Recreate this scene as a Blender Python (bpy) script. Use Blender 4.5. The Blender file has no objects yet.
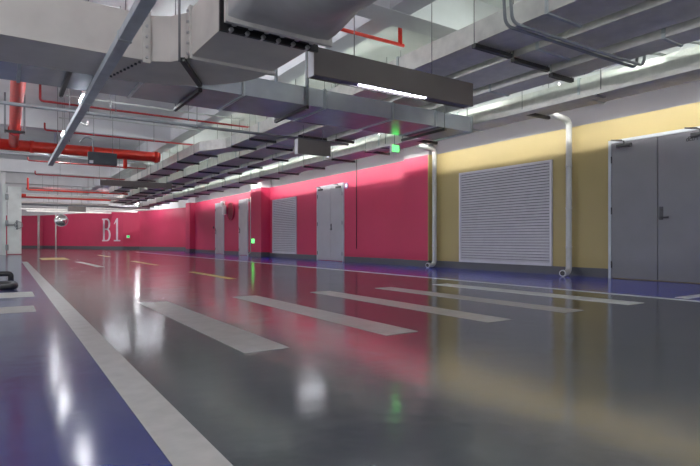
import bpy, bmesh, math, random
from mathutils import Vector, Matrix
random.seed(4)
scene = bpy.context.scene
C = scene.collection
PI = math.pi

# ------------------------------------------------------------------ helpers
def bx(bm, x0, x1, y0, y1, z0, z1):
    vs = [bm.verts.new(p) for p in ((x0,y0,z0),(x1,y0,z0),(x1,y1,z0),(x0,y1,z0),(x0,y0,z1),(x1,y0,z1),(x1,y1,z1),(x0,y1,z1))]
    for f in ((0,3,2,1),(4,5,6,7),(0,1,5,4),(1,2,6,5),(2,3,7,6),(3,0,4,7)):
        bm.faces.new([vs[i] for i in f])

def box(*a, bev=0.0):
    bm = bmesh.new(); bx(bm, *a)
    if bev:
        bmesh.ops.bevel(bm, geom=bm.edges[:], offset=bev, segments=2, profile=.5, affect='EDGES')
    return bm

def add_tube(bm, pts, r, n=12, cap=True, smooth=True):
    pts = [Vector(p) for p in pts]
    rings = []
    prev = None
    for i, p in enumerate(pts):
        if i == 0: t = (pts[1]-p).normalized()
        elif i == len(pts)-1: t = (p-pts[i-1]).normalized()
        else: t = ((pts[i+1]-p).normalized() + (p-pts[i-1]).normalized()).normalized()
        if prev is None:
            a = Vector((0,0,1)) if abs(t.z) < .9 else Vector((1,0,0))
            u = t.cross(a).normalized()
        else:
            u = (prev - t*prev.dot(t)).normalized()
        prev = u
        w = t.cross(u)
        k = 1.0
        if 0 < i < len(pts)-1:
            d1 = (p-pts[i-1]).normalized()
            k = 1/max(.5, t.dot(d1))
        rr = r[i] if isinstance(r, (list, tuple)) else r
        rings.append([bm.verts.new(p + (u*math.cos(q)+w*math.sin(q))*rr) for q in [2*PI*j/n for j in range(n)]])
    for a, b in zip(rings, rings[1:]):
        for j in range(n):
            f = bm.faces.new((a[j], a[(j+1)%n], b[(j+1)%n], b[j])); f.smooth = smooth
    if cap:
        bm.faces.new(rings[0][::-1]); bm.faces.new(rings[-1])

def tube(pts, r, n=12):
    bm = bmesh.new(); add_tube(bm, pts, r, n); return bm

def bend(pts, rad, seg=6):
    """round the corners of a polyline"""
    pts = [Vector(p) for p in pts]
    out = [pts[0]]
    for a, b, c in zip(pts, pts[1:], pts[2:]):
        d1 = (a-b).normalized(); d2 = (c-b).normalized()
        p0 = b+d1*rad; p1 = b+d2*rad
        for i in range(seg+1):
            t = i/seg
            out.append(p0*(1-t)**2 + b*2*t*(1-t) + p1*t*t)
    out.append(pts[-1])
    return out

def prism(bm, poly, z0, z1):
    lo = [bm.verts.new((x,y,z0)) for x,y in poly]; hi = [bm.verts.new((x,y,z1)) for x,y in poly]
    n = len(poly)
    bm.faces.new(lo[::-1]); bm.faces.new(hi)
    for i in range(n):
        bm.faces.new((lo[i], lo[(i+1)%n], hi[(i+1)%n], hi[i]))

def obj(name, bm, mat, parent=None, label=None, world=True):
    """link a bmesh built in world coordinates as one mesh object; under a parent keep it in place"""
    bmesh.ops.recalc_face_normals(bm, faces=bm.faces)
    me = bpy.data.meshes.new(name); bm.to_mesh(me); bm.free()
    o = bpy.data.objects.new(name, me); C.objects.link(o)
    if mat: me.materials.append(mat)
    if parent is not None:
        o.parent = parent
        if world:
            loc = Vector((0,0,0)); p = parent
            while p: loc += p.location; p = p.parent
            o.location = -loc
    if label: o['label'] = label
    return o

def recentre(o):
    """move a top-level mesh's origin to the base of its bounding box"""
    bb = [Vector(b) for b in o.bound_box]
    c = sum(bb, Vector())/8; c.z = min(b.z for b in bb)
    o.data.transform(Matrix.Translation(-c)); o.location = c
    return o

def thing(name, label, cat, loc=(0,0,0), group=None):
    o = bpy.data.objects.new(name, None); C.objects.link(o); o.location = loc
    o.empty_display_size = .1
    o['label'] = label; o['category'] = cat
    if group: o['group'] = group
    return o

def tag(o, label, cat, group=None):
    o['label'] = label; o['category'] = cat
    if group: o['group'] = group
    return recentre(o)

def struct(name, bm, mat, parent=None):
    o = obj(name, bm, mat, parent)
    if parent is None: o['kind'] = 'structure'
    return o

def dup(root, loc, label=None, group=None):
    r = root.copy(); C.objects.link(r); r.location = loc
    if label: r['label'] = label
    if group: r['group'] = group
    for ch in list(root.children):
        c = ch.copy(); C.objects.link(c); c.parent = r
        for g in list(ch.children):
            d = g.copy(); C.objects.link(d); d.parent = c
    return r

ORD = ['nearest','second','third','fourth','fifth','sixth','seventh','eighth','ninth','tenth','eleventh','twelfth',
       'thirteenth','fourteenth','fifteenth','sixteenth','seventeenth','eighteenth','nineteenth','twentieth',
       'twenty-first','twenty-second','twenty-third','twenty-fourth','twenty-fifth','twenty-sixth']

# ------------------------------------------------------------------ materials
def mat(name, col, rough=.5, metal=0, noise=0, scale=6, bump=0, spec=.5, rnoise=0, stretch=None):
    m = bpy.data.materials.new(name); m.use_nodes = True
    nt = m.node_tree; b = nt.nodes['Principled BSDF']
    b.inputs['Base Color'].default_value = (*col, 1); b.inputs['Roughness'].default_value = rough
    b.inputs['Metallic'].default_value = metal; b.inputs['Specular IOR Level'].default_value = spec
    if noise or bump or rnoise:
        g = nt.nodes.new('ShaderNodeNewGeometry'); n = nt.nodes.new('ShaderNodeTexNoise')
        n.inputs['Scale'].default_value = scale; n.inputs['Detail'].default_value = 5
        src = g.outputs['Position']
        if stretch:
            mp = nt.nodes.new('ShaderNodeMapping'); mp.inputs['Scale'].default_value = stretch
            nt.links.new(src, mp.inputs['Vector']); src = mp.outputs['Vector']
        nt.links.new(src, n.inputs['Vector'])
        if noise:
            r = nt.nodes.new('ShaderNodeMapRange')
            r.inputs['From Min'].default_value = .3; r.inputs['From Max'].default_value = .7
            r.inputs['To Min'].default_value = 1-noise; r.inputs['To Max'].default_value = 1+noise
            nt.links.new(n.outputs['Fac'], r.inputs['Value'])
            mx = nt.nodes.new('ShaderNodeVectorMath'); mx.operation = 'SCALE'
            mx.inputs[0].default_value = col; nt.links.new(r.outputs['Result'], mx.inputs['Scale'])
            nt.links.new(mx.outputs['Vector'], b.inputs['Base Color'])
        if rnoise:
            r2 = nt.nodes.new('ShaderNodeMapRange')
            r2.inputs['From Min'].default_value = .3; r2.inputs['From Max'].default_value = .7
            r2.inputs['To Min'].default_value = rough-rnoise; r2.inputs['To Max'].default_value = rough+rnoise
            nt.links.new(n.outputs['Fac'], r2.inputs['Value']); nt.links.new(r2.outputs['Result'], b.inputs['Roughness'])
        if bump:
            bp = nt.nodes.new('ShaderNodeBump'); bp.inputs['Strength'].default_value = bump; bp.inputs['Distance'].default_value = .02
            nt.links.new(n.outputs['Fac'], bp.inputs['Height']); nt.links.new(bp.outputs['Normal'], b.inputs['Normal'])
    return m

def emit(name, col, s):
    m = bpy.data.materials.new(name); m.use_nodes = True
    b = m.node_tree.nodes['Principled BSDF']
    b.inputs['Base Color'].default_value = (*col, 1)
    b.inputs['Emission Color'].default_value = (*col, 1); b.inputs['Emission Strength'].default_value = s
    return m

def nmath(nt, op, a, b):
    n = nt.nodes.new('ShaderNodeMath'); n.operation = op
    for i, v in enumerate((a, b)):
        if isinstance(v, (int, float)): n.inputs[i].default_value = v
        else: nt.links.new(v, n.inputs[i])
    return n.outputs[0]

def nmix(nt, fac, a, b):
    n = nt.nodes.new('ShaderNodeMix'); n.data_type = 'RGBA'
    nt.links.new(fac, n.inputs[0])
    for i, v in ((6, a), (7, b)):
        if isinstance(v, tuple): n.inputs[i].default_value = (*v, 1)
        else: nt.links.new(v, n.inputs[i])
    return n.outputs[2]

RED = (.50,.018,.075); YELLOW = (.36,.28,.108); WHITE = (.74,.74,.76); SHADE_BAND = (.30,.285,.31)

def paint_wall(name):
    """painted wall: yellow then red zone along the corridor, pale above the painted height, with duct shade painted in"""
    m = bpy.data.materials.new(name); m.use_nodes = True
    nt = m.node_tree; b = nt.nodes['Principled BSDF']
    g = nt.nodes.new('ShaderNodeNewGeometry'); s = nt.nodes.new('ShaderNodeSeparateXYZ')
    nt.links.new(g.outputs['Position'], s.inputs[0])
    n = nt.nodes.new('ShaderNodeTexNoise'); n.inputs['Scale'].default_value = 1.3; n.inputs['Detail'].default_value = 6
    nt.links.new(g.outputs['Position'], n.inputs['Vector'])
    isred = nmath(nt, 'GREATER_THAN', s.outputs[1], 9.95)
    low = nmix(nt, isred, YELLOW, RED)
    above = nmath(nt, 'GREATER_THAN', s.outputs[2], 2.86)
    shade_band = nmath(nt, 'MULTIPLY', nmath(nt, 'LESS_THAN', s.outputs[2], 3.25), nmath(nt, 'LESS_THAN', s.outputs[1], 19.7))  # shade of the ducts on the upper wall, put into the colour
    top = nmix(nt, shade_band, WHITE, SHADE_BAND)
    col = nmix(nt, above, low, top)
    r = nt.nodes.new('ShaderNodeMapRange'); r.inputs['To Min'].default_value = .9; r.inputs['To Max'].default_value = 1.1
    nt.links.new(n.outputs['Fac'], r.inputs['Value'])
    vm = nt.nodes.new('ShaderNodeVectorMath'); vm.operation = 'SCALE'
    nt.links.new(col, vm.inputs[0]); nt.links.new(r.outputs['Result'], vm.inputs['Scale'])
    nt.links.new(vm.outputs['Vector'], b.inputs['Base Color'])
    b.inputs['Roughness'].default_value = .55
    return m

def floor_mat():
    """poured epoxy: grey lane, blue borders, slightly wavy gloss"""
    m = bpy.data.materials.new('epoxy_floor'); m.use_nodes = True
    nt = m.node_tree; b = nt.nodes['Principled BSDF']
    g = nt.nodes.new('ShaderNodeNewGeometry'); s = nt.nodes.new('ShaderNodeSeparateXYZ')
    nt.links.new(g.outputs['Position'], s.inputs[0])
    n = nt.nodes.new('ShaderNodeTexNoise'); n.inputs['Scale'].default_value = .9; n.inputs['Detail'].default_value = 7; n.inputs['Roughness'].default_value = .6
    nt.links.new(g.outputs['Position'], n.inputs['Vector'])
    left = nmath(nt, 'LESS_THAN', s.outputs[0], .42)
    left = nmath(nt, 'MULTIPLY', left, nmath(nt, 'LESS_THAN', s.outputs[1], 27.0))
    left = nmath(nt, 'MULTIPLY', left, nmath(nt, 'GREATER_THAN', s.outputs[0], -1.6))
    right = nmath(nt, 'MULTIPLY', nmath(nt, 'GREATER_THAN', s.outputs[0], 6.5), nmath(nt, 'LESS_THAN', s.outputs[1], 33.0))
    col = nmix(nt, left, (.050,.056,.060), (.024,.03,.14))
    col = nmix(nt, right, col, (.008,.020,.50))
    r = nt.nodes.new('ShaderNodeMapRange'); r.inputs['From Min'].default_value = .15; r.inputs['From Max'].default_value = .85
    r.inputs['To Min'].default_value = .8; r.inputs['To Max'].default_value = 1.2
    nt.links.new(n.outputs['Fac'], r.inputs['Value'])
    vm = nt.nodes.new('ShaderNodeVectorMath'); vm.operation = 'SCALE'
    nt.links.new(col, vm.inputs[0]); nt.links.new(r.outputs['Result'], vm.inputs['Scale'])
    nt.links.new(vm.outputs['Vector'], b.inputs['Base Color'])
    r2 = nt.nodes.new('ShaderNodeMapRange'); r2.inputs['From Min'].default_value = .15; r2.inputs['From Max'].default_value = .85
    r2.inputs['To Min'].default_value = .10; r2.inputs['To Max'].default_value = .19
    nt.links.new(n.outputs['Fac'], r2.inputs['Value']); nt.links.new(r2.outputs['Result'], b.inputs['Roughness'])
    n2 = nt.nodes.new('ShaderNodeTexNoise'); n2.inputs['Scale'].default_value = 3.5; n2.inputs['Detail'].default_value = 3
    nt.links.new(g.outputs['Position'], n2.inputs['Vector'])
    bp = nt.nodes.new('ShaderNodeBump'); bp.inputs['Strength'].default_value = .12; bp.inputs['Distance'].default_value = .02
    nt.links.new(n2.outputs['Fac'], bp.inputs['Height']); nt.links.new(bp.outputs['Normal'], b.inputs['Normal'])
    b.inputs['Specular IOR Level'].default_value = .6
    return m

M = dict(
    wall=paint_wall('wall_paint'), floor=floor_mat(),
    white=mat('white_plaster', WHITE, .7, noise=.06, scale=2),
    ceil=mat('ceiling_paint', (.74,.75,.75), .8, noise=.07, scale=1.5),
    beam=mat('beam_paint', (.66,.66,.69), .75, noise=.06, scale=2),
    base=mat('baseboard_grey', (.055,.058,.072), .4, noise=.1),
    pred=mat('red_paint', RED, .55, noise=.06, scale=2),
    galv=mat('galvanised_steel', (.69,.68,.65), .42, .45, noise=.12, scale=7, rnoise=.1),
    galvs=mat('smooth_galvanised_steel', (.58,.62,.68), .26, .5, noise=.10, scale=3),
    galvd=mat('galvanised_flange', (.52,.57,.59), .45, .4, noise=.15, scale=9),
    cream=mat('cream_duct_board', (.68,.645,.60), .6, noise=.12, scale=2.2),
    creamf=mat('cream_flange', (.66,.64,.60), .5, noise=.1, scale=12),
    fan=mat('fan_grey', (.52,.52,.52), .5, .2, noise=.12, scale=4),
    black=mat('black_steel', (.018,.018,.02), .45, noise=.2, scale=12),
    rubber=mat('black_rubber', (.012,.012,.013), .5, noise=.2, scale=20),
    bolt=mat('zinc_bolt', (.55,.55,.56), .3, .8, noise=.1),
    strut=mat('steel_strut', (.25,.27,.29), .45, .5, noise=.12, scale=10),
    rod=mat('hanger_rod', (.22,.22,.23), .5, .4, noise=.1),
    trunk=mat('cable_trunk_grey', (.50,.55,.61), .45, .3, noise=.14, scale=5),
    redp=mat('fire_pipe_red', (.72,.025,.012), .4, noise=.12, scale=5),
    redd=mat('fire_pipe_dark_red', (.36,.018,.022), .45, noise=.12, scale=5),
    greyp=mat('grey_conduit', (.26,.275,.30), .4, .3, noise=.1),
    whitep=mat('white_plastic_pipe', (.50,.51,.50), .4, noise=.08, scale=4),
    door=mat('door_grey', (.18,.18,.20), .42, noise=.05, scale=2.5),
    door2=mat('door_light_grey', (.40,.40,.43), .42, noise=.05, scale=2.5),
    steel=mat('steel_door', (.46,.47,.50), .32, .5, noise=.08, scale=3),
    frame=mat('door_frame', (.48,.53,.58), .4, noise=.05),
    dark=mat('dark_metal', (.05,.05,.055), .35, .4, noise=.1),
    louv=mat('louvre_grey', (.56,.55,.62), .45, .1, noise=.05),
    louvb=mat('louvre_backing', (.13,.13,.15), .7, noise=.05),
    fascia=mat('lamp_fascia', (.135,.118,.113), .5, noise=.06, scale=3),
    fasciab=mat('lamp_underside', (.10,.09,.16), .4, noise=.05),
    panel=mat('dark_panel', (.022,.03,.042), .45, noise=.06),
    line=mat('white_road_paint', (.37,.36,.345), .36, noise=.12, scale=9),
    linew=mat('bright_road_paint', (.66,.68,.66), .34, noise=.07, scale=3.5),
    liney=mat('yellow_road_paint', (.55,.40,.10), .35, noise=.12, scale=3),
    letter=mat('letter_paint', (.62,.56,.62), .5, noise=.05),
    blast=mat('blast_door_paint', (.70,.75,.74), .45, noise=.08, scale=3),
    mirror=mat('mirror_glass', (.85,.87,.9), .06, 1, noise=.02),
    brass=mat('brass_valve', (.45,.30,.06), .35, .8, noise=.1),
    signw=mat('sign_white', (.75,.75,.77), .4, noise=.02),
    signb=mat('sign_blue', (.10,.12,.35), .4, noise=.02),
    fred=mat('fan_red', (.20,.008,.02), .6, noise=.1),
    tube=emit('tube_glow', (.93,.95,1.0), 90), tubes=emit('recessed_tube_glow', (.88,.90,1.0), 48), tubec=emit('added_ceiling_tube_glow', (1.0,.97,.97), 360), tubem=emit('added_middling_tube_glow', (.88,1.0,.90), 165), tubeh=emit('bright_tube_glow', (.93,.96,1.0), 240), tubew=emit('trough_tube_glow', (.86,.86,1.0), 22),
    wash=emit('added_washer_glow', (1.0,.97,.92), 120), led=emit('led_white', (1,1,1), 12),
    green=emit('exit_green', (.06,.9,.10), 3), greend=emit('exit_green_dim', (.0,.8,.08), 1.2),
)

# ------------------------------------------------------------------ setting
WX = 9.1; SLAB = 4.0; BB = 3.5
struct('floor', box(-7, 12, -6.5, 57, -.15, 0), M['floor'])
struct('ceiling', box(-7, 12, -6.5, 57, SLAB, SLAB+.2), M['ceil'])
ti = [0]
def trim(bm, m):
    ti[0] += 1
    return struct('trim_%d' % ti[0], bm, m)
# downstand beams: across the lane and one along it
for y in (-5.1, -.05, 5.03, 10.1, 15.16, 20.25, 25.35, 30.45, 35.6, 40.7, 45.8, 50.9):
    trim(box(-7, WX, y, y+.37, BB, SLAB), M['beam'])
ys = [-6.5, -5.1, -.05, 5.03, 10.1, 15.16, 20.25, 25.35, 30.45, 35.6]
bm = bmesh.new()
for a, b in zip(ys, ys[1:]):
    bx(bm, 3.9, 4.22, a+(.37 if a > -6 else 0), b, BB+.003, SLAB)
trim(bm, M['beam'])
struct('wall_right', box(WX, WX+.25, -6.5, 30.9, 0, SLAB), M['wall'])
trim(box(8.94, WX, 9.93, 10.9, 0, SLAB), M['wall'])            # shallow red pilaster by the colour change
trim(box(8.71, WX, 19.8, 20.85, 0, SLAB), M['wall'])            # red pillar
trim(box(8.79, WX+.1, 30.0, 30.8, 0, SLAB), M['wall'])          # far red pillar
def seg_wall(name, a, b, t=.25, z0=0, z1=SLAB, m='wall'):
    a = Vector((*a,0)); b = Vector((*b,0)); d = (b-a).normalized(); n = Vector((d.y,-d.x,0))*t
    bm = bmesh.new(); prism(bm, [(p.x,p.y) for p in (a, b, b+n, a+n)], z0, z1)
    return struct(name, bm, M[m])
far = [(10.8,30.9),(8.3,41.0),(7.25,41.6),(2.65,52.5),(1.0,54.3),(-7,54.3)]
for i, (a, b) in enumerate(zip(far, far[1:])):
    seg_wall('wall_far' if i == 0 else 'wall_far_%d' % i, a, b)
    seg_wall('baseboard_far' if i == 0 else 'baseboard_far_%d' % i, a, b, t=-.02, z1=.24, m='base')
struct('wall_recess', box(9.1, 11.2, 30.8, 30.9, 0, SLAB), M['wall'])
# dark skirting along the right wall, broken at the doors
bm = bmesh.new()
for a, b in ((-6.5,3.6),(5.3,9.93),(10.9,14.08),(15.84,19.8),(20.85,22.05),(23.15,25.15),(26.45,30.0)):
    bx(bm, WX-.014, WX, a, b, 0, .17)
bx(bm, 8.925, 8.94, 9.93, 10.9, 0, .17); bx(bm, 8.925, WX-.014, 9.915, 9.93, 0, .17); bx(bm, 8.695, 8.71, 19.8, 20.85, 0, .2); bx(bm, 8.695, WX-.014, 19.785, 19.8, 0, .2)
bx(bm, 8.775, 8.79, 30, 30.8, 0, .2); bx(bm, 8.775, WX-.014, 29.985, 30, 0, .2)
struct('baseboard_right', bm, M['base'])
# partition with the blast door at the far left
struct('wall_partition', box(-7, -.02, 29.9, 30.2, 0, SLAB), M['white'])

# ------------------------------------------------------------------ floor markings
def mark(name, bm, m, label, cat, group=None):
    return tag(obj(name, bm, M[m]), label, cat, group)
def flat(x0, x1, y0, y1, h=.003): return box(x0, x1, y0, y1, 0, h)
mark('lane_line', flat(.42, .57, -3, 19.6), 'line', 'long wide white lane line at left, edging the blue floor', 'floor line')
mark('lane_line', flat(6.40, 6.5, -3, 33), 'linew', 'thin white line along the blue strip by the right wall', 'floor line')
sx = [(1.2,1.5),(2.27,2.57),(3.33,3.63),(4.38,4.68),(5.48,5.80)]
sl = ['leftmost worn stripe of the pedestrian crossing, beside the long lane line',
      'second crossing stripe from the left, pale grey and worn',
      'middle stripe of the five in the pedestrian crossing',
      'fourth crossing stripe from the left, one in from the brightest',
      'rightmost and brightest crossing stripe, nearest the blue strip']
for (a, b), l in zip(sx, sl):
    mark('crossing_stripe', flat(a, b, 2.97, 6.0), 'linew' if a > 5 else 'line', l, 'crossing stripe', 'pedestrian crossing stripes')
mark('floor_dash', flat(6.65, 7.3, 2.9, 3.05), 'linew', 'short white bar on the blue floor in front of the big double door', 'floor marking')
yd = [(3.28,3.42,8.84,11.3,'nearest yellow centre dash, in front of the pink wall reflection'),
      (3.40,3.54,14.9,18.2,'second yellow centre dash down the lane'),
      (3.5,3.66,23.5,26.5,'yellow centre dash farthest down the lane')]
for a, b, c, d, l in yd: mark('lane_dash', flat(a, b, c, d), 'liney', l, 'lane dash', 'yellow lane dashes')
bm = bmesh.new(); prism(bm, [(1.95,14.7),(2.12,14.7),(2.06,17.0),(2.0,18.5),(1.82,18.6),(1.9,17)], 0, .003)
mark('lane_arrow', bm, 'linew', 'faded curved white arrow mark far along the lane', 'floor marking')
mark('floor_patch', flat(1.05, 1.9, 21.0, 23.4), 'liney', 'pale yellow painted block beside the far end of the long lane line', 'floor marking')
mark('parking_mark', flat(-.3, .29, 7.35, 8.1), 'line', 'pale bay mark on blue floor at left, nearer the black bars', 'parking mark', 'bay marks at left')
mark('parking_mark', flat(-.3, .24, 5.8, 6.35), 'line', 'pale bay mark on blue floor at left, nearer the camera', 'parking mark', 'bay marks at left')
# black tubular bars at left
b1 = bend([(-1.5,10.7,.0),(-1.5,10.7,.11),(.07,10.7,.11),(.07,10.7,0)], .05)
tag(obj('wheel_bar', tube(b1, .045, 10), M['rubber']), 'farther black tubular wheel bar low on the blue floor at left', 'wheel stop', 'black wheel bars')
b2 = bend([(-1.5,8.3,.06),(.1,8.3,.06),(.1,8.95,.06),(-1.5,8.95,.06)], .18)
bm = tube(b2, .045, 10)
for x in (-1.2, -.35): add_tube(bm, [(x,8.3,.0),(x,8.3,.06)], .03, 8); add_tube(bm, [(x,8.95,.0),(x,8.95,.06)], .03, 8)
tag(obj('wheel_bar', bm, M['rubber']), 'nearer black U-shaped tubular wheel bar low on the floor at left', 'wheel stop', 'black wheel bars')

# ------------------------------------------------------------------ doors in the right wall
def door(n, y0, y1, h, leafmat, leaves, xf=WX, closers=True, handle='lever', lit=True):
    """door set into the right wall; the frame is the root, leaves and furniture are its parts"""
    bm = bmesh.new(); w = .05
    bx(bm, xf-.045, xf, y0-w, y0, 0, h+w); bx(bm, xf-.045, xf, y1, y1+w, 0, h+w); bx(bm, xf-.045, xf, y0, y1, h, h+w)
    fr = struct('door_%d' % n, bm, M['frame'])
    edges = [y0, y1] if leaves == 1 else [y0, leaves, y1]
    for i, (a, b) in enumerate(zip(edges, edges[1:])):
        lf = obj('door_leaf', box(xf-.04, xf-.005, a+.006, b-.006, .015, h-.006, bev=.004), M[leafmat], fr)
        # hinges on the outer edge
        hy = a+.012 if (i == 0 and leaves != 1) else b-.012
        for z in (.25, h*.5, h-.3):
            obj('hinge', tube([(xf-.05,hy,z-.06),(xf-.05,hy,z+.06)], .011, 8), M['dark'], lf)
        if closers:
            yc = (b-.3) if i == len(edges)-2 else (a+.22)
            if i == len(edges)-2: yc = b-.25
            cb = box(xf-.10, xf-.04, yc-.13, yc+.13, h-.11, h-.045, bev=.008)
            add_tube(cb, [(xf-.075,yc,h-.045),(xf-.075,yc,h+.0),(xf-.19,yc+.17,h+.03)], .013, 8)
            add_tube(cb, [(xf-.19,yc+.17,h+.03),(xf-.05,yc+.05,h+.03)], .01, 8)
            obj('door_closer', cb, M['dark'], lf)
    if leaves != 1 or handle:
        ym = leaves-.06 if leaves != 1 else (y1-.08)
        hb = box(xf-.052, xf-.04, ym-.03, ym+.03, 1.02, 1.24, bev=.004)
        add_tube(hb, bend([(xf-.05,ym,1.06),(xf-.1,ym,1.06),(xf-.1,ym-.14,1.06)], .02), .012, 8)
        add_tube(hb, [(xf-.04,ym,1.18),(xf-.066,ym,1.18)], .02, 10)
        obj('door_handle', hb, M['dark'], fr)
    return fr
d1 = door(1, 3.55, 5.22, 2.42, 'door', 4.42)
# small black stencilled characters at the head of the right leaf
bm = bmesh.new()
def stroke(bm, y, z, w, h): bx(bm, WX-.0425, WX-.04, y, y+w, z, z+h)
for k, segs in enumerate((((0,.0,.05,.012),(.0,.0,.012,.05),(0,.045,.05,.012),(.038,0,.012,.09)),
                          ((0,0,.05,.012),(0,.04,.05,.012),(0,.08,.05,.012),(0,0,.012,.05),(.038,.04,.012,.05)),
                          ((0,0,.012,.09),(.038,0,.012,.09),(0,0,.05,.012),(0,.08,.05,.012)),
                          ((.038,0,.012,.09),(0,.04,.05,.012),(0,.04,.012,.05)))):
    for (a, b, w, h) in segs: stroke(bm, 3.98-k*.042-a*.7-w*.7, 2.26+b*.8, w*.7, h*.8)
obj('stencilled_number', bm, M['rubber'], d1, label='small black stencilled characters')
door(2, 14.16, 15.78, 2.50, 'door2', 14.92)
door(3, 22.12, 23.09, 2.52, 'steel', 1, closers=False)
door(4, 25.22, 26.38, 2.55, 'steel', 1, closers=False)

# ------------------------------------------------------------------ louvres
def louvre(y0, y1, z0, z1, n, label):
    t = thing('air_louvre', label, 'louvre', (WX, (y0+y1)/2, z0), 'air louvres in the right wall')
    fw = .05; bm = bmesh.new()
    bx(bm, WX-.045, WX, y0, y0+fw, z0, z1); bx(bm, WX-.045, WX, y1-fw, y1, z0, z1)
    bx(bm, WX-.045, WX, y0+fw, y1-fw, z0, z0+fw); bx(bm, WX-.045, WX, y0+fw, y1-fw, z1-fw, z1)
    obj('frame', bm, M['louv'], t)
    obj('backing', box(WX-.008, WX-.001, y0+fw, y1-fw, z0+fw, z1-fw), M['louvb'], t)
    bm = bmesh.new(); p = (z1-z0-2*fw)/n
    for i in range(n):
        z = z0+fw+i*p
        v = [bm.verts.new(q) for q in ((WX-.04,y0+fw,z+.004),(WX-.04,y1-fw,z+.004),(WX-.012,y1-fw,z+p*.78),(WX-.012,y0+fw,z+p*.78),
                                       (WX-.034,y0+fw,z),(WX-.034,y1-fw,z),(WX-.008,y1-fw,z+p*.72),(WX-.008,y0+fw,z+p*.72))]
        for f in ((0,1,2,3),(7,6,5,4),(0,4,5,1),(3,2,6,7)): bm.faces.new([v[k] for k in f])
    obj('slats', bm, M['louv'], t)
louvre(6.44, 8.98, .17, 2.29, 34, 'large grey slatted louvre in the yellow wall between the white pipes')
louvre(17.39, 19.47, .17, 2.33, 30, 'tall grey slatted louvre in the pink wall beside the red pillar')

# ------------------------------------------------------------------ wall pipes and wall things
def downpipe(y, label, zt=2.98):
    t = thing('drain_pipe', label, 'pipe', (8.96, y, 0), 'white drain pipes')
    r = .055
    pts = bend([(8.4,y+.0,3.02),(8.97,y,2.98),(8.97,y,.075),(8.72,y-.05,.06)], .13, 8)
    obj('pipe', tube(pts, r, 16), M['whitep'], t)
    obj('outlet_collar', tube([(8.75,y-.045,.066),(8.69,y-.055,.066)], .064, 16), M['whitep'], t)
    obj('outlet_mouth', tube([(8.69,y-.055,.066),(8.686,y-.056,.066)], .045, 16), M['rubber'], t)
    for z in (.55, 1.3, 2.1):
        obj('pipe_clip', tube([(8.97,y,z-.02),(8.97,y,z+.02)], .06, 16), M['whitep'], t)
    return t
downpipe(6.0, 'white drain pipe with elbow foot on the yellow wall, right of the louvre')
downpipe(9.74, 'white drain pipe where the red paint meets the yellow')
bm = tube(bend([(9.06,21.75,2.6),(9.06,21.75,.15),(8.9,21.7,.05)], .08), .022, 10)
tag(obj('thin_pipe', bm, M['whitep']), 'thin pale pipe running down beside the steel door at the red pillar', 'pipe')
bm = tube([(9.09,13.4,4.0),(9.09,13.4,.42)], .012, 8)
tag(obj('cable', bm, M['rubber']), 'thin black cable down the red wall right of the grey double door', 'cable')
t = thing('round_sign', 'small round white and violet badge beside the top of the grey double door', 'sign', (9.09,13.9,2.4))
obj('disc', tube([(9.098,13.98,2.44),(9.085,13.98,2.44)], .1, 24), M['signb'], t)
obj('centre', tube([(9.085,13.98,2.44),(9.08,13.98,2.44)], .06, 20), M['signw'], t)
# round red fan opening with rim, and white box fixture on a bracket
t = thing('wall_fan', 'dark red round fan opening in the pink wall between two steel doors', 'fan', (9.08,24.2,1.66))
obj('grille', tube([(9.1,24.2,2.1),(9.06,24.2,2.1)], .42, 32), M['fred'], t)
bm = bmesh.new()
ring = [(9.05, 24.2+.44*math.cos(a), 2.1+.44*math.sin(a)) for a in [2*PI*i/32 for i in range(33)]]
add_tube(bm, ring, .03, 8, cap=False); obj('rim', bm, M['pred'], t)
bm = bmesh.new()
for i in range(5):
    a = 2*PI*i/5
    v = [bm.verts.new((9.055-(.012 if k in (0,3) else 0), 24.2+r_*math.cos(a+o), 2.1+r_*math.sin(a+o))) for k,(r_,o) in enumerate(((.08,-.3),(.4,-.25),(.4,.25),(.08,.3)))]
    bm.faces.new(v)
obj('blades', bm, M['fred'], t)
t = thing('wall_speaker', 'white box fixture on a bracket above the pink wall fan', 'fixture', (8.9,24.75,2.05))
obj('body', box(8.82, 8.98, 24.55, 24.75, 1.95, 2.4, bev=.02), M['signw'], t)
obj('bracket', tube(bend([(9.1,24.9,2.62),(8.9,24.9,2.62),(8.9,24.65,2.4)], .05), .02, 8), M['strut'], t)
obj('head', box(8.86, 9.02, 24.85, 25.1, 2.35, 2.62, bev=.02), M['signw'], t)
# small grey junction box
tag(obj('call_point', box(9.06, 9.1, 26.7, 26.78, 1.3, 1.42, bev=.006), M['rubber']), 'small dark switch box on the pink wall left of the farthest steel door', 'switch box')
tag(obj('call_point', box(9.06, 9.1, 21.9, 21.98, 2.42, 2.55, bev=.006), M['rubber']), 'small dark box at the top right corner of the steel door by the pillar', 'switch box')
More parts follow.
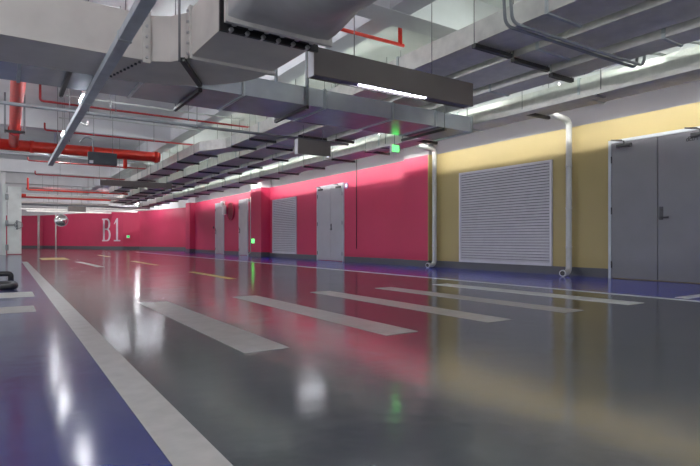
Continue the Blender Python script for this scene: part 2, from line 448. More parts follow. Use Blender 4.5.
# B1 painted letters on the slanting far wall
A0 = Vector((6.11,44.2,0)); A1 = Vector((7.17,41.66,0))
wd = (Vector((*far[3],0))-Vector((*far[2],0))).normalized()         # along the wall, leftwards
base = Vector((*far[2],0)); nrm = Vector((-wd.y, wd.x, 0));
if nrm.y > 0: nrm = -nrm
def on_wall(s, z, o=.012): return base - (-wd)*s + Vector((0,0,z)) + nrm*o
LT = 3.0
def letter_bar(bm, pts):
    fr = [bm.verts.new(on_wall(LT-s, z, .014)) for s, z in pts]; bk = [bm.verts.new(on_wall(LT-s, z, .0)) for s, z in pts]
    n = len(pts)
    bm.faces.new(fr); bm.faces.new(bk[::-1])
    for i in range(n): bm.faces.new((fr[i], fr[(i+1)%n], bk[(i+1)%n], bk[i]))
def ring_bar(bm, cs, cz, ro_s, ro_z, ri_s, ri_z, n=14):
    po = [(cs+ro_s*math.sin(PI*i/n), cz-ro_z*math.cos(PI*i/n)) for i in range(n+1)]
    pi_ = [(cs+ri_s*math.sin(PI*i/n), cz-ri_z*math.cos(PI*i/n)) for i in range(n+1)]
    for i in range(n): letter_bar(bm, [po[i], po[i+1], pi_[i+1], pi_[i]])
z0, H = .62, 1.74
bm = bmesh.new()
s0 = .30
letter_bar(bm, [(s0+.12,z0),(s0+.34,z0),(s0+.34,z0+H),(s0+.12,z0+H)])
letter_bar(bm, [(s0,z0),(s0+.62,z0),(s0+.62,z0+.1),(s0,z0+.1)])
letter_bar(bm, [(s0,z0+H-.1),(s0+.62,z0+H-.1),(s0+.62,z0+H),(s0,z0+H)])
letter_bar(bm, [(s0+.34,z0+.88),(s0+.62,z0+.88),(s0+.62,z0+.97),(s0+.34,z0+.97)])
ring_bar(bm, s0+.62, z0+.485, .5, .485, .28, .385)
ring_bar(bm, s0+.62, z0+1.31, .44, .43, .23, .335)
tag(obj('wall_letter', bm, M['letter']), 'large pale painted letter B on the far red wall', 'letter', 'painted level sign')
bm = bmesh.new(); s0 = 1.85
letter_bar(bm, [(s0+.30,z0),(s0+.52,z0),(s0+.52,z0+H),(s0+.36,z0+H),(s0+.30,z0+H-.1)])
letter_bar(bm, [(s0,z0+H-.42),(s0+.05,z0+H-.46),(s0+.30,z0+H-.26),(s0+.36,z0+H)])
letter_bar(bm, [(s0,z0),(s0+.82,z0),(s0+.82,z0+.1),(s0,z0+.1)])
tag(obj('wall_letter', bm, M['letter']), 'large pale painted figure 1 on the far red wall', 'letter', 'painted level sign')
# small green exit lamps
t = thing('exit_sign', 'small glowing green exit lamp low on the red pillar', 'exit sign', (8.7,20.6,.58))
obj('case', box(8.68, 8.71, 20.42, 20.72, .56, .76, bev=.004), M['signw'], t)
obj('lit_face', box(8.674, 8.68, 20.45, 20.69, .58, .74), M['green'], t)
ep = Vector((7.3,41.52,0))
t = thing('exit_sign', 'tiny green exit lamp on the far corner beside the figure 1', 'exit sign', (7.5,41.4,.9))
obj('case', box(7.44, 7.68, 41.28, 41.34, .86, 1.08), M['signw'], t)
obj('lit_face', box(7.5, 7.62, 41.27, 41.28, .91, 1.03), M['greend'], t)
t = thing('exit_sign', 'glowing green exit sign hanging below the galvanised ducts', 'exit sign', (6.12,7.72,2.34))
obj('case', box(6.02, 6.20, 7.70, 7.76, 2.34, 2.48, bev=.006), M['signw'], t)
obj('lit_face', box(6.035, 6.185, 7.69, 7.70, 2.355, 2.465), M['green'], t)
obj('hanger', tube([(6.11,7.73,2.48),(6.11,7.73,2.885)], .008, 8), M['rod'], t)
t = thing('indicator_lamp', 'tiny green indicator lamp in the gap left of the hanging exit sign', 'lamp', (6.7,9.2,3.05))
obj('body', box(6.62, 6.78, 9.2, 9.26, 3.05, 3.15, bev=.006), M['signw'], t)
obj('lens', box(6.64, 6.76, 9.185, 9.2, 3.065, 3.135), M['greend'], t)

# ------------------------------------------------------------------ blast door, mirror, far posts
t = thing('blast_door', 'heavy pale steel door standing open at the far left', 'steel door', (.3,29.8,0))
lf = obj('door_leaf', box(.05, .62, 29.5, 29.72, .04, 3.24, bev=.02), M['blast'], t)
for z in (.5, 1.0, 1.55, 2.1, 2.6):
    obj('rib', box(.08, .59, 29.47, 29.5, z, z+.035), M['blast'], lf)
bm = tube([(-.02,29.4,1.42),(.46,29.4,1.42)], .035, 10); add_tube(bm, [(.44,29.42,1.2),(.44,29.42,1.64)], .045, 10)
add_tube(bm, [(.5+.16*math.cos(a), 29.36, 1.42+.16*math.sin(a)) for a in [2*PI*i/16 for i in range(17)]], .018, 8)
obj('locking_bar', bm, M['strut'], lf, label='dark locking bar and wheel')
for z in (.35, 1.5, 2.75): obj('hinge', box(-.02, .1, 29.42, 29.56, z-.14, z+.14, bev=.02), M['strut'], t)
obj('door_frame', box(-.14, .0, 29.6, 29.9, 0, 3.36), M['blast'], t)
t = thing('convex_mirror', 'round convex traffic mirror on a post before the far red wall', 'mirror', (3.4,46.8,0))
obj('post', tube([(3.27,46.9,0),(3.27,46.9,2.75)], .045, 12), M['whitep'], t)
bm = bmesh.new()
cen = Vector((3.62,46.6,2.25)); dirv = Vector((-3.62,-46.6,-1.2)).normalized(); ux = dirv.cross(Vector((0,0,1))).normalized(); uz = ux.cross(dirv)
rows = []
for i in range(9):
    q = i/8*1.0; rr = .45*math.sin(q*1.2)/math.sin(1.2); dz = .16*(math.cos(q*1.2)-math.cos(1.2))/(1-math.cos(1.2))
    rows.append([bm.verts.new(cen+dirv*dz+(ux*math.cos(a)+uz*math.sin(a))*max(rr,.002)) for a in [2*PI*k/28 for k in range(28)]])
for a, b in zip(rows, rows[1:]):
    for k in range(28):
        f = bm.faces.new((a[k],a[(k+1)%28],b[(k+1)%28],b[k])); f.smooth = True
obj('mirror_face', bm, M['mirror'], t)
bm = bmesh.new(); add_tube(bm, [cen+(ux*math.cos(a)+uz*math.sin(a))*.46 for a in [2*PI*k/28 for k in range(29)]], .03, 8, cap=False)
add_tube(bm, [cen-dirv*.05, Vector((3.27,46.9,2.25))], .025, 8)
obj('rim', bm, M['greyp'], t)
tag(obj('corner_pipe', tube([(2.35,52.3,0),(2.35,52.3,2.9)], .09, 12), M['whitep']), 'pale vertical pipe against the far left red wall', 'pipe')

# ------------------------------------------------------------------ foreground cream duct, elbow and fan
Z0, Z1 = 2.45, 2.90
t = thing('air_duct', 'wide cream board duct crossing at upper left and turning toward the camera', 'duct', (0,5.8,Z0))
outer = []
for i in range(13):
    a = PI/2*i/12
    outer.append((1.0+1.33*math.sin(a), 5.0+1.18*math.cos(a)))
poly = [(-6,5.36),(1.19,5.38),(1.36,5.28),(1.48,5.10),(1.50,4.20),(2.35,4.20)] + outer[::-1] + [(-6,6.18)]
bm = bmesh.new(); prism(bm, poly, Z0, Z1)
obj('body', bm, M['cream'], t)
def bolted(parent, x, y, dx, dy, zlo, zhi, n=5):
    """upright flange strip with a row of bolts, facing (dx,dy)"""
    bm = bmesh.new(); w = .035
    px, py = -dy, dx
    pts = [(x+px*w, y+py*w), (x-px*w, y-py*w), (x-px*w+dx*.03, y-py*w+dy*.03), (x+px*w+dx*.03, y+py*w+dy*.03)]
    prism(bm, pts, zlo, zhi)
    f = obj('flange_strip', bm, M['creamf'], parent)
    for i in range(n):
        z = zlo+(zhi-zlo)*(i+.5)/n
        obj('bolt', tube([(x+dx*.028,y+dy*.028,z),(x+dx*.05,y+dy*.05,z)], .014, 6), M['bolt'], f)
bolted(t, 1.15, 5.38, 0, -1, Z0-.03, Z1+.03)
bolted(t, 1.49, 5.02, -1, 0, Z0-.03, Z1+.03)
bolted(t, -1.2, 5.36, 0, -1, Z0-.03, Z1+.03)
# flange rail across the underside where the branch meets the elbow
bm = bmesh.new(); bx(bm, 1.46, 2.36, 5.0, 5.05, Z0-.03, Z0+.0)
obj('flange_rail', bm, M['creamf'], t)
for i in range(9): obj('bolt', tube([(1.10-.02*i,5.44+.08*i,Z0-.018),(1.10-.02*i,5.44+.08*i,Z0)], .014, 6), M['dark'], t)
obj('joint_seam', box(-.62,-.58,5.37,6.17,Z0-.012,Z0), M['creamf'], t)
t = thing('fan_unit', 'round grey axial fan bolted to the cream duct by a black canvas collar', 'fan', (1.92,3.3,Z0))
obj('canvas_collar', box(1.53, 2.32, 3.98, 4.18, Z0+.01, Z1-.03), M['rubber'], t)
fl = obj('flange', box(1.47, 2.40, 4.165, 4.198, Z0-.035, Z1+.04), M['black'], t)
for i in range(6):
    x = 1.56+.144*i
    obj('bolt', tube([(x,4.14,Z0-.02),(x,4.21,Z0-.02)], .02, 6), M['bolt'], fl)
    obj('bolt', tube([(x,4.08,Z0-.012),(x,4.08,Z0+.03)], .022, 6), M['bolt'], fl)
obj('flange', box(1.44, 2.42, 3.95, 3.99, Z0-.045, Z1+.05), M['creamf'], t, label='pale metal flange')
bm = bmesh.new(); rings = []
N = 40; cx, cz, R_ = 1.92, 2.80, .50
for i in range(9):
    q = i/8; y = 3.95-.85*q; e = q*q*(3-2*q); ring = []
    for k in range(N):
        a = 2*PI*k/N; ca, sa = math.cos(a), math.sin(a)
        sq = 1/max(abs(ca)/.46, abs(sa)/.245); sqx, sqz = ca*sq, sa*sq
        ring.append(bm.verts.new((cx+sqx*(1-e)+ca*R_*e, y, (2.685+sqz)*(1-e)+(cz+sa*R_)*e)))
    rings.append(ring)
ring = [bm.verts.new((cx+R_*math.cos(2*PI*k/N), 1.9, cz+R_*math.sin(2*PI*k/N))) for k in range(N)]; rings.append(ring)
for a, b in zip(rings, rings[1:]):
    for k in range(N):
        f = bm.faces.new((a[k],a[(k+1)%N],b[(k+1)%N],b[k])); f.smooth = True
bm.faces.new(rings[-1])
obj('casing', bm, M['fan'], t)

# ------------------------------------------------------------------ galvanised ducts
def duct_y(label, x0, x1, zb, zt, y0, y1, step, first, shift=None):
    t = thing('air_duct', label, 'duct', ((x0+x1)/2, y0, zb), 'galvanised ducts along the lane')
    if shift:
        ya, yb, dx = shift
        poly = [(x0,y0),(x0,ya),(x0-dx,yb),(x0-dx,y1),(x1-dx,y1),(x1-dx,yb),(x1,ya),(x1,y0)]
    else: poly = [(x0,y0),(x0,y1),(x1,y1),(x1,y0)]
    bm = bmesh.new(); prism(bm, poly, zb, zt); obj('body', bm, M['galv'], t)
    y = first
    while y < y1-.3:
        dx = 0
        if shift and y > shift[0]: dx = shift[2]
        if not (shift and shift[0] < y < shift[1]):
            bm = bmesh.new(); e = .016
            bx(bm, x0-dx-e, x0-dx, y, y+.035, zb-e, zt+e); bx(bm, x1-dx, x1-dx+e, y, y+.035, zb-e, zt+e)
            bx(bm, x0-dx, x1-dx, y, y+.035, zb-e, zb); bx(bm, x0-dx, x1-dx, y, y+.035, zt, zt+e)
            obj('flange', bm, M['galvd'], t)
        y += step
    return t
h = .68
DA = (4.66, 5.24, h+2.35, h+2.60); DB = (5.31, 5.93, h+2.295, h+2.55); DC = (6.01, 6.40, h+2.22, h+2.46); DD = (7.0, 7.62, h+2.115, h+2.36)
duct_y('leftmost of the four galvanised ducts running down the lane ceiling', *DA, -2, 28, 2.45, .9, shift=(12.8,13.6,.42))
duct_y('second galvanised duct from the left along the lane ceiling', *DB, -2, 35, 2.45, 1.5)
duct_y('narrow third galvanised duct from the left along the lane ceiling', *DC, -2, 35, 2.45, .4)
duct_y('lowest and rightmost galvanised duct along the lane, nearest the right wall', *DD, -2, 35, 2.45, 2.05)
# round stiffening pipe under the outer duct edge: slim cable tray hung before the low duct
t = thing('cable_tray', 'slim galvanised cable tray hanging in front of the lowest right duct', 'cable tray', (6.85,4,h+2.02))
bm = bmesh.new(); bx(bm, 6.75, 6.95, -2, 9.6, h+2.005, h+2.012); bx(bm, 6.76, 6.768, -2, 9.6, h+2.012, h+2.06); bx(bm, 6.942, 6.95, -2, 9.6, h+2.012, h+2.06)
obj('tray', bm, M['galv'], t)
bm = bmesh.new()
for i in range(3): add_tube(bm, [(6.80+.05*i,-2,h+2.03),(6.80+.05*i,9.55,h+2.03)], .016, 8)
obj('cables', bm, M['rubber'], t)
for y in (1.6, 4.1, 6.6, 9.0):
    bm = tube([(6.86,y,h+1.99),(6.86,y,3.7)], .008, 8); bx(bm, 6.74, 6.955, y-.02, y+.02, h+1.985, h+2.005)
    add_tube(bm, [(6.86,y,3.7),(6.86,y,4.0)], .008, 8)
    obj('hanger_rod', bm, M['rod'], t)
# crossing galvanised duct
t = thing('air_duct', 'galvanised duct crossing the lane under the long ducts, behind the cream duct', 'duct', (2,6.7,2.53))
obj('body', box(-6, 6.66, 6.27, 7.18, 2.53, 2.78), M['galvs'], t)
for x in (-1.1, .1, 1.3, 2.5, 3.7, 4.9, 5.78, 6.6):
    bm = bmesh.new(); e = .014
    bx(bm, x, x+.035, 6.27-e, 6.27, 2.53-e, 2.78+e); bx(bm, x, x+.035, 7.18, 7.18+e, 2.53-e, 2.78+e)
    bx(bm, x, x+.035, 6.27, 7.18, 2.53-e, 2.53); bx(bm, x, x+.035, 6.27, 7.18, 2.78, 2.78+e)
    obj('flange', bm, M['galvd'], t)
# trapeze hangers ------------------------------------------------------------
def trapeze_x(x0, x1, y, z, label, group, mt='black', top=SLAB, w=.06):
    """bar across (along x) under a duct with two rods up to the slab"""
    t = thing('duct_hanger', label, 'hanger', ((x0+x1)/2, y, z), group)
    obj('bar', box(x0, x1, y-w/2, y+w/2, z-.05, z-.002), M[mt], t)
    for x in (x0+.008, x1-.008):
        obj('rod', tube([(x,y,z-.06),(x,y,top)], .006, 6), M['rod'], t)
    return t
def beam_top(y):
    for b in (-5.1, -.05, 5.03, 10.1, 15.16, 20.25, 25.35, 30.45, 35.6):
        if b-.02 < y < b+.39: return BB
    return SLAB
def hangs(x0, x1, zb, ys, which, shift=None):
    for i, y in enumerate(ys):
        dx = shift[2] if shift and y > shift[0]+.5 else 0
        trapeze_x(x0-.04-dx, x1+.04-dx, y, zb-.017, '%s black hanger bar under the %s' % (ORD[i], which), 'hanger bars under the lane ducts', top=beam_top(y))
hangs(4.66, 5.24, DA[2], [4.34, 8.9, 11.15, 12.3, 13.97, 15.6, 17.3, 19, 21.1, 22.6, 24.4, 26.2], 'leftmost lane duct', (12.8,13.6,.42))
hangs(5.31, 5.93, DB[2], [4.30, 8.5, 10.0, 11.66, 13.43, 15.21, 17, 18.8, 21.1, 22.4, 24.2, 26, 27.8, 29.6, 31.4, 33.2], 'second lane duct')
hangs(6.01, 6.40, DC[2], [4.26, 8.0, 9.6, 11.2, 12.83, 14.54, 16.2, 17.8, 19.5, 21.3, 23.1, 24.7, 26.5, 28.2, 30, 31.8, 33.6], 'narrow third lane duct')
hangs(7.0, 7.62, DD[2], [5.5, 8.25, 9.89, 11.38, 12.93, 14.52, 15.93, 17.74, 19.5, 21.3, 23.1, 24.7, 26.5, 28.2, 30, 31.8, 33.6], 'lowest right lane duct')
def trapeze_y(x, y0, y1, z, label, group, strut=False, top=SLAB):
    t = thing('duct_hanger', label, 'hanger', (x,(y0+y1)/2,z), group)
    obj('bar', box(x-.022, x+.022, y0, y1, z-.045, z-.002), M['black'], t)
    for y in (y0+.02, y1-.02):
        tp = top
        if strut: obj('rod', box(x-.02, x+.02, y-.02, y+.02, z-.05, tp), M['strut'], t)
        else: obj('rod', tube([(x,y,z-.06),(x,y,tp)], .007, 6), M['rod'], t)
gx = 'hanger bars under the crossing duct'
trapeze_y(.57, 6.22, 7.40, 2.515, 'leftmost black hanger bar under the crossing galvanised duct', gx)
trapeze_y(1.95, 6.22, 7.34, 2.515, 'black hanger bar under the crossing duct beneath the cream elbow', gx)
trapeze_y(3.42, 6.22, 7.24, 2.515, 'black hanger bar with square posts under the middle of the crossing duct', gx, True)
trapeze_y(5.97, 6.22, 7.34, 2.515, 'black hanger bar near the right end of the crossing duct', gx, False)
# cream duct hangers
def rod(x, y, z0, z1, label, group='thin hanger rods at upper left', r=.009):
    tag(obj('hanger_rod', tube([(x,y,z0),(x,y,z1)], r, 8), M['rod']), label, 'rod', group)
t = thing('duct_hanger', 'black angle hanger under the cream duct elbow', 'hanger', (1.7,5.5,Z0), 'hangers under the cream duct')
bm = bmesh.new(); d = Vector((.62,.62,0)).normalized()
prism(bm, [(1.40,5.10),(1.44,5.07),(1.84,5.80),(1.80,5.83)], Z0-.045, Z0-.003); obj('bar', bm, M['black'], t)
obj('rod', tube([(1.39,5.08,Z0-.05),(1.39,5.08,BB)], .012, 8), M['rod'], t)
trapeze_y(-.4, 5.30, 6.22, Z0-.015, 'black hanger bar under the left end of the cream duct', 'hangers under the cream duct')

# ------------------------------------------------------------------ cable trunking at left
t = thing('cable_trunking', 'long grey steel cable trunking slanting across the upper left', 'cable trunking', (.82,5,2.33))
obj('trunk', box(.77, .87, -2, 13.25, 2.33, 2.40, bev=.004), M['trunk'], t)
for y in (2.2, 4.6, 7.0, 9.4, 11.8): obj('joint_strap', box(.765, .875, y, y+.05, 2.325, 2.405), M['galvd'], t)
for y in (3.3, 7.5, 9.9, 12.3):
    obj('hanger_rod', tube([(.89,y,2.34),(.89,y,4.0)], .007, 6), M['rod'], t)
obj('cable_hook', tube(bend([(.86,8.5,2.42),(1.0,8.5,2.36),(1.0,8.5,2.43)], .03), .014, 8), M['whitep'], t)

# ------------------------------------------------------------------ lamp troughs
def trough(x0, x1, y, z0, z1, tubes, label, rods, depth=.16, shown=False):
    t = thing('trough_lamp', label, 'lamp', ((x0+x1)/2, y, z0), 'hanging grey trough lamps')
    obj('fascia', box(x0, x1, y, y+.02, z0, z1, bev=.004), M['fascia'], t)
    zk = z0+(0 if shown else .022 if depth < .2 else .036)
    obj('back_panel', box(x0, x1, y+depth-.02, y+depth, zk, z1, bev=.004), M['fascia'], t)
    for xa in (x0, x1-.02): obj('end_cap', box(xa, xa+.02, y+.02, y+depth-.02, z0, z1), M['louv'], t)
    dz = 0 if shown else .075
    obj('underside', box(x0+.02, x1-.02, y+.02, y+depth-.02, z0+.012+dz, z0+.022+dz), M['fasciab'], t)
    for a, b in tubes:
        if shown: obj('lamp_tube', box(a, b, y+.03, y+.06, z0-.006, z0+.012, bev=.004), M['tubew'], t)
        else:
            k = .024 if depth < .2 else .038
            obj('lamp_tube', box(a, b, y+depth-.09, y+depth-.025, z0+k, z0+k+.02, bev=.004), M['tubes'], t)
    for x, zt in rods:
        obj('hanger_rod', tube([(x,y+depth/2,z1-.02),(x,y+depth/2,zt)], .006, 6), M['rod'], t)
    return t
trough(2.72, 5.1, 4.8, 2.435, 2.735, [(3.32,3.80),(3.82,4.31)], 'largest grey trough lamp with a lit white tube, hanging nearest the camera', [(3.28,SLAB),(4.45,SLAB)], shown=True)
trough(4.84, 5.60, 9.2, 2.41, 2.71, [(4.95,5.5)], 'short grey trough lamp hanging just beyond the crossing duct', [(5.0,h+2.33),(5.45,h+2.27)])
trough(2.33, 4.42, 17.0, 2.32, 2.50, [(2.5,3.2),(3.4,4.2)], 'long slim grey trough lamp hanging midway down the lane', [(2.9,SLAB),(3.7,SLAB)], depth=.35)
trough(2.81, 3.68, 32.0, 2.25, 2.55, [(2.9,3.6)], 'smallest grey trough lamp hanging far down the lane', [(3.0,SLAB),(3.5,SLAB)], depth=.4)
t = thing('hanging_panel', 'dark blue-grey panel with a white corner label hanging from a bent conduit', 'panel', (1.88,13.3,2.44))
obj('panel', box(1.57, 2.19, 13.3, 13.36, 2.44, 2.73, bev=.006), M['panel'], t)
obj('corner_label', box(1.60, 1.68, 13.294, 13.3, 2.465, 2.53), M['signw'], t)
obj('bent_conduit', tube(bend([(1.40,13.33,2.92),(1.52,13.33,3.06),(1.68,13.33,3.02),(1.68,13.33,2.73)], .07), .014, 8), M['greyp'], t)
obj('hanger_rod', tube([(2.1,13.33,2.72),(2.1,13.33,4.0)], .006, 6), M['rod'], t)

# batten lamps
bats = {}
def batten(x, y, z, label, group, tm='tube'):
    if tm not in bats:
        t = thing('batten_lamp', label, 'lamp', (0,0,0), group)
        obj('housing', box(-.04, .04, -.3, .3, .0, .05, bev=.006), M['signw'], t)
        obj('lamp_tube', tube([(0,-.27,-.024),(0,.27,-.024)], .022, 10), M[tm], t)
        for s in (-.2, .2): obj('hanger_rod', tube([(0,s,.05),(0,s,SLAB-3.2)], .005, 6), M['rod'], t)
        bats[tm] = t; t.location = (x,y,z); return t
    return dup(bats[tm], (x,y,z), label, group)
gl = 'left row of batten lamps'
batten(1.13, 10.3, 3.2, 'glowing batten lamp behind the trunking just past the crossing duct', gl)
batten(1.13, 13.95, 3.2, 'second glowing batten lamp seen behind the trunking, below the red pipe', gl)
batten(1.24, 18.2, 3.2, 'batten lamp just past the thick red crossing main', gl)
batten(1.35, 7.75, 3.2, 'batten lamp just behind the cream duct at upper left', gl, 'tubeh')
batten(.5, 7.7, 3.2, 'added batten lamp beside the red fire main behind the cream duct', gl, 'tubeh')  # extra lamp, added to whiten the ceiling above the cream duct
batten(7.5, 37.8, 3.2, 'small added bright lamp hanging just past the end of the right lane ducts', gl, 'tubeh')  # added to brighten the far recess wall
for i, y in enumerate((-3.5, -.9, 1.6)):  # added fill lamps, out of view, lighting the cream duct
    batten(1.6, y, 3.2, '%s added batten lamp over the lane beside the camera' % ORD[i], 'added fill lamps over the camera', 'tubeh')
cl = None; NX = {1.8:'left', 4.8:'middle', 7.6:'right'}
for i, y in enumerate((21.0, 26.1, 31.2, 36.35, 41.45, 46.55)):  # added lamps, unseen behind the beams, that brighten the far walls
    for x in (1.8, 4.8, 7.6):
        if y > 42 and x > 4: continue
        if y < 30 and x > 2: continue
        l = '%s added ceiling-mounted lamp behind the %s far beam' % (NX[x], ORD[i] if i else 'first')
        if cl is None:
            cl = thing('added_ceiling_lamp', l, 'lamp', (0,0,0), 'added lamps fixed to the far ceiling')
            obj('housing', box(-.3, .3, -.05, .05, 0, .05, bev=.006), M['signw'], cl)
            obj('lamp_tube', tube([(-.27,0,-.024),(.27,0,-.024)], .022, 10), M['tubec'], cl)
            cl.location = (x,y,3.948)
        else: dup(cl, (x,y,3.948), l)
for i, y in enumerate((-1.5, 1.5, 4.0, 7.3, 9.2, 12.2, 14.2, 17.2, 19.2, 22.8, 27.0)):  # added lamps above the ducts, there to light the ceiling
    batten(5.75, y, 3.36, '%s added batten lamp above the bundle of lane ducts' % ORD[i], 'added batten lamps above the ducts', 'tubem')
for i, y in enumerate((-2.5, 2.5, 8.5, 13, 18.2, 23)):  # added unseen lamps giving fill light from the left
    batten(-2.6, y, 3.3, '%s added batten lamp over the parking bays at left' % ORD[i], 'added batten lamps over the bays', 'tubeh')
# added unseen strip lamps, boarded in to throw a bright band on the wall
w0 = None
for i in range(12):
    y = -1.0+2.6*i
    l = '%s added shielded strip lamp hidden between the low duct and right wall' % ORD[i]
    if w0 is None:
        w0 = thing('added_strip_lamp', l, 'lamp', (0,0,0), 'added strip lamps above the right wall')
        obj('tray', box(-.2, .2, -1.28, 1.28, 0, .012), M['signw'], w0)
        obj('side_board', box(-.2, -.19, -1.28, 1.28, .012, .34), M['signw'], w0)
        obj('top_board', box(-.2, .2, -1.28, 1.28, .34, .35), M['signw'], w0)
        obj('front_lip', box(.19, .2, -1.28, 1.28, .15, .34), M['signw'], w0)
        obj('lamp_tube', tube([(-.1,-1.2,.29),(-.1,1.2,.29)], .016, 8), M['wash'], w0)
        for q in (-.9, .9): obj('hanger_rod', tube([(-.1,q,.34),(-.1,q,.94)], .005, 6), M['rod'], w0)
        w0.location = (8.15, y, 3.06)
    else: dup(w0, (8.15, y, 3.06), l)

# ------------------------------------------------------------------ pipes at ceiling
def pipe(name, pts, r, m, label, cat='pipe', group=None, rad=.06, n=12, rods=()):
    if not rods:
        return tag(obj(name, tube(bend(pts, rad) if len(pts) > 2 else pts, r, n), M[m]), label, cat, group)
    q = pts[-1]; t = thing(name, label, cat, (q[0]/2, q[1], q[2]-r), group)
    obj('pipe', tube(bend(pts, rad) if len(pts) > 2 else pts, r, n), M[m], t)
    for x in rods:
        bm = tube([(x,q[1],q[2]+r*.5),(x,q[1],beam_top(q[1]))], .006, 6)
        add_tube(bm, [(x-.012,q[1],q[2]),(x+.012,q[1],q[2])], r+.006, n)
        obj('hanger_rod', bm, M['rod'], t)
    return t
t = thing('fire_main', 'thick red fire main running down the lane at the far left ceiling', 'pipe', (.167,10,3.17))
obj('pipe', tube([(.167,-2,3.28),(.167,16.7,3.28)], .11, 24), M['redp'], t)
for y in (3.4, 9.0, 14.6): obj('coupling', tube([(.167,y-.06,3.28),(.167,y+.06,3.28)], .135, 24), M['brass'] if y == 9.0 else M['redd'], t)
t = thing('fire_main', 'thick red fire main crossing the lane below the ceiling beam', 'pipe', (1,16.8,3.16))
obj('pipe', tube([(-6,16.85,3.27),(4.0,16.85,3.27)], .15, 24), M['redp'], t)
for x in (-1.5, 1.2, 3.4): obj('hanger_rod', tube([(x,16.85,3.3),(x,16.85,SLAB)], .01, 6), M['rod'], t)
obj('drop', tube([(3.0,16.85,3.27),(3.0,16.85,2.85)], .06, 16), M['redp'], t)
for x in (.6, 2.1, 3.9): obj('coupling', tube([(x-.05,16.85,3.27),(x+.05,16.85,3.27)], .168, 24), M['redp'], t)
def pipe_trapeze(y, label):
    t = thing('pipe_hanger', label, 'hanger', (.167,y,3.1), 'trapeze hangers of the fire main')
    obj('bar', box(-.03, .37, y-.03, y+.03, 3.11, 3.165), M['black'], t)
    for x in (-.02, .35): obj('post', box(x-.02, x+.02, y-.02, y+.02, 3.09, beam_top(y)), M['strut'], t)
pipe_trapeze(9.2, 'trapeze hanger of the red fire main just past the crossing duct')
pipe_trapeze(14.0, 'trapeze hanger of the red fire main near the crossing red main')
gr = 'thin red sprinkler pipes'
pipe('sprinkler_pipe', [(.55,11.7,3.75),(.55,11.7,3.38),(7.7,11.7,3.38)], .022, 'redd', 'thin dark red sprinkler pipe crossing just behind the crossing duct', group=gr, rods=(1.9,3.4,6.7))
pipe('sprinkler_pipe', [(.8,14.95,3.6),(.8,14.95,3.42),(7.7,14.95,3.42)], .022, 'redd', 'thin dark red sprinkler pipe just before the thick crossing main', group=gr, rods=(1.9,3.4,6.7))
pipe('sprinkler_pipe', [(.62,20.8,3.6),(.62,20.8,3.4),(7.7,20.8,3.4)], .024, 'redd', 'thin red sprinkler pipe beyond the thick crossing main', group=gr, rods=(1.9,3.4,6.7))
pipe('sprinkler_pipe', [(1.0,25.0,3.55),(1.0,25.0,3.40),(7.7,25.0,3.40)], .026, 'redd', 'thin red sprinkler pipe crossing above the slim trough lamp', group=gr, rods=(1.9,3.4,6.7))
pipe('sprinkler_pipe', [(.85,28.5,3.6),(.85,28.5,3.05),(5.2,28.5,3.05)], .04, 'redp', 'bright red pipe with upright stub crossing far down the lane', group=gr, rods=(1.9,3.4))
pipe('sprinkler_pipe', [(.9,31,3.35),(7.7,31,3.35)], .03, 'redd', 'red pipe crossing the lane beyond the open steel door', group=gr, rods=(1.9,3.4,6.7))
pipe('sprinkler_pipe', [(.6,33.5,3.12),(5.15,33.5,3.12)], .11, 'redp', 'thick red pipe crossing far down the lane', group=gr, rods=(1.9,3.4))
pipe('sprinkler_pipe', [(.6,36.3,2.85),(8.0,36.3,2.85)], .09, 'greyp', 'thick grey pipe crossing farthest down the lane', group='grey conduits across the lane', rods=(1.9,3.4,6.7))
pipe('sprinkler_pipe', [(2.6,5.62,3.38),(4.6,5.62,3.38)], .024, 'redp', 'bright red sprinkler pipe above the near trough lamp', group=gr, rods=(3.4,))
bm = tube([(4.54,5.62,3.38),(4.54,5.62,4.0)], .03, 10)
tag(obj('sprinkler_riser', bm, M['redp']), 'red riser stub joining the sprinkler pipe to the ceiling', 'pipe')
bm = tube(bend([(6.40,6.2,3.06),(6.6,6.2,3.06),(6.6,6.2,3.16)],.03), .025, 10); add_tube(bm, [(6.6,6.2,3.16),(6.6,6.2,3.21)], .05, 10)
tag(obj('sprinkler_valve', bm, M['redp']), 'small red sprinkler valve in the gap beside the lowest duct', 'valve')
g2 = 'grey conduits across the lane'
pipe('conduit', [(-4,9.77,2.83),(6.4,9.77,2.83)], .03, 'greyp', 'long grey conduit crossing under the lane ducts behind the crossing duct', group=g2, rods=(1.5,3.0))
pipe('conduit', [(.95,11.2,3.42),(4.5,11.2,3.42)], .018, 'whitep', 'thin white conduit crossing just above the long grey one', group=g2)
pipe('conduit', [(.92,12.4,3.24),(1.15,12.4,3.24),(1.5,12.4,3.32),(3.9,12.4,3.32)], .014, 'whitep', 'wavy white cable loop beside the trunking', group=g2, rad=.1)
pipe('conduit', [(-3,18.6,3.37),(6.6,18.6,3.37)], .05, 'whitep', 'pale conduit just behind the thick red crossing main', group=g2)
pipe('conduit', [(.8,29.7,3.2),(5.2,29.7,3.2)], .05, 'greyp', 'grey conduit crossing near the open steel door', group=g2, rods=(1.5,3.5))
pipe('conduit', [(2.6,6.22,3.35),(3.38,6.22,3.35)], .055, 'whitep', 'short thick white pipe behind the fan collar', group=g2, rods=(2.9,))
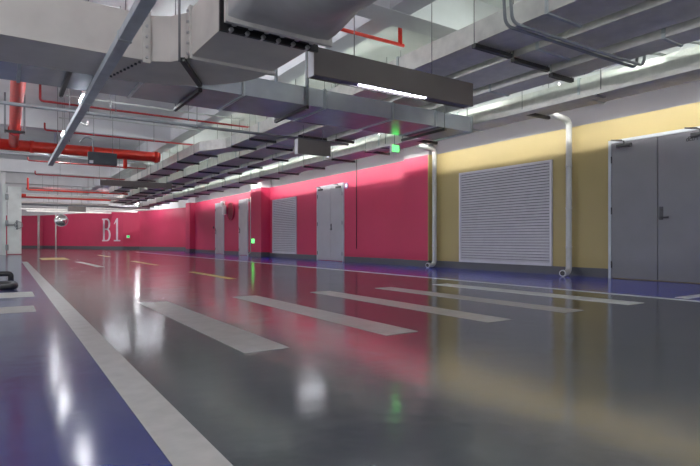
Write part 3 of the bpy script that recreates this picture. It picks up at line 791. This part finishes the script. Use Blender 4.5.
# paired bent conduits dipping under the near lane ducts
for k, (o, l) in enumerate(((0,'nearer of two bent grey conduits dipping under the lane ducts'), (.09,'farther of two bent grey conduits dipping under the lane ducts'))):
    pipe('bent_conduit', [(4.5,3.75+o,3.97),(4.5,3.68+o,3.0),(5.9,3.40+o,2.84),(6.55,3.36+o,2.83),(6.62,3.36+o,3.3)], .018, 'greyp', l, 'conduit', 'bent conduits under the ducts', rad=.1)
for i, (y, l) in enumerate(((2.6,'nearest white branch pipe above the lowest duct'),(2.95,'middle white branch pipe above the lowest duct'),(3.4,'farthest white branch pipe above the lowest duct'))):
    pipe('branch_pipe', [(6.55,y,3.3),(6.55,y,3.0),(7.0,y,3.08),(7.85,y,3.12)], .016, 'whitep', l, 'pipe', 'white branch pipes', rad=.05)
# valve
t = thing('drain_valve', 'small brass valve behind the fan collar', 'valve', (2.75,6.6,3.1))
obj('body', tube([(2.72,6.75,2.795),(2.72,6.75,3.3)], .03, 10), M['brass'], t)
obj('lever', box(2.66, 2.86, 6.73, 6.77, 3.12, 3.14), M['brass'], t)
# trays and ducts far down the lane
def tray(x0, x1, y, z, label, ang=0):
    bm = bmesh.new(); bx(bm, x0, x1, y, y+.4, z, z+.01); bx(bm, x0, x1, y, y+.01, z+.01, z+.1); bx(bm, x0, x1, y+.39, y+.4, z+.01, z+.1)
    t = thing('cable_tray', label, 'cable tray', ((x0+x1)/2, y, z), 'cable trays far down the lane')
    obj('tray', bm, M['galv'], t)
    for x in (x0+.3*(x1-x0), x0+.75*(x1-x0)): obj('hanger_rod', tube([(x,y+.2,z),(x,y+.2,beam_top(y+.2))], .01, 6), M['rod'], t)
tray(.8, 5.2, 29.0, 2.80, 'galvanised tray crossing beside the open steel door')
tray(.7, 5.2, 34.3, 2.78, 'galvanised tray crossing the lane beyond the thick red pipe')
tray(.7, 7.6, 38.2, 2.62, 'lower galvanised tray crossing the lane near the far wall')
tray(1.2, 6.6, 42.5, 2.70, 'farthest galvanised tray before the painted letters')
t = thing('air_duct', 'galvanised duct crossing the lane before the far wall', 'duct', (5,37,2.7))
obj('body', box(3.6, 7.9, 36.9, 37.6, 2.72, 3.0), M['galv'], t)
for x in (4.2, 5.4, 6.6): obj('flange', box(x, x+.04, 36.88, 36.9, 2.70, 3.02), M['galvd'], t)
for x in (4.0, 7.4): obj('hanger_rod', tube([(x,37.2,3.0),(x,37.2,SLAB)], .008, 6), M['rod'], t)

# ------------------------------------------------------------------ camera, world, view
cam = bpy.data.cameras.new('camera'); co = bpy.data.objects.new('camera', cam); C.objects.link(co)
co.location = (0,0,.68); co.rotation_euler = (PI/2, 0, -math.radians(33.4355))
cam.sensor_width = 36; cam.lens = 36*521/700; cam.shift_y = 7.5/700; cam.clip_start = .05; cam.clip_end = 200
scene.camera = co
w = bpy.data.worlds.new('world'); scene.world = w; w.use_nodes = True
w.node_tree.nodes['Background'].inputs[0].default_value = (.9,.92,.98,1); w.node_tree.nodes['Background'].inputs[1].default_value = .68
scene.view_settings.view_transform = 'Standard'; scene.view_settings.look = 'None'; scene.view_settings.exposure = .5; scene.view_settings.gamma = 1.12
scene.cycles.max_bounces = 8; scene.cycles.diffuse_bounces = 5; scene.cycles.glossy_bounces = 4
scene.cycles.sample_clamp_indirect = 6
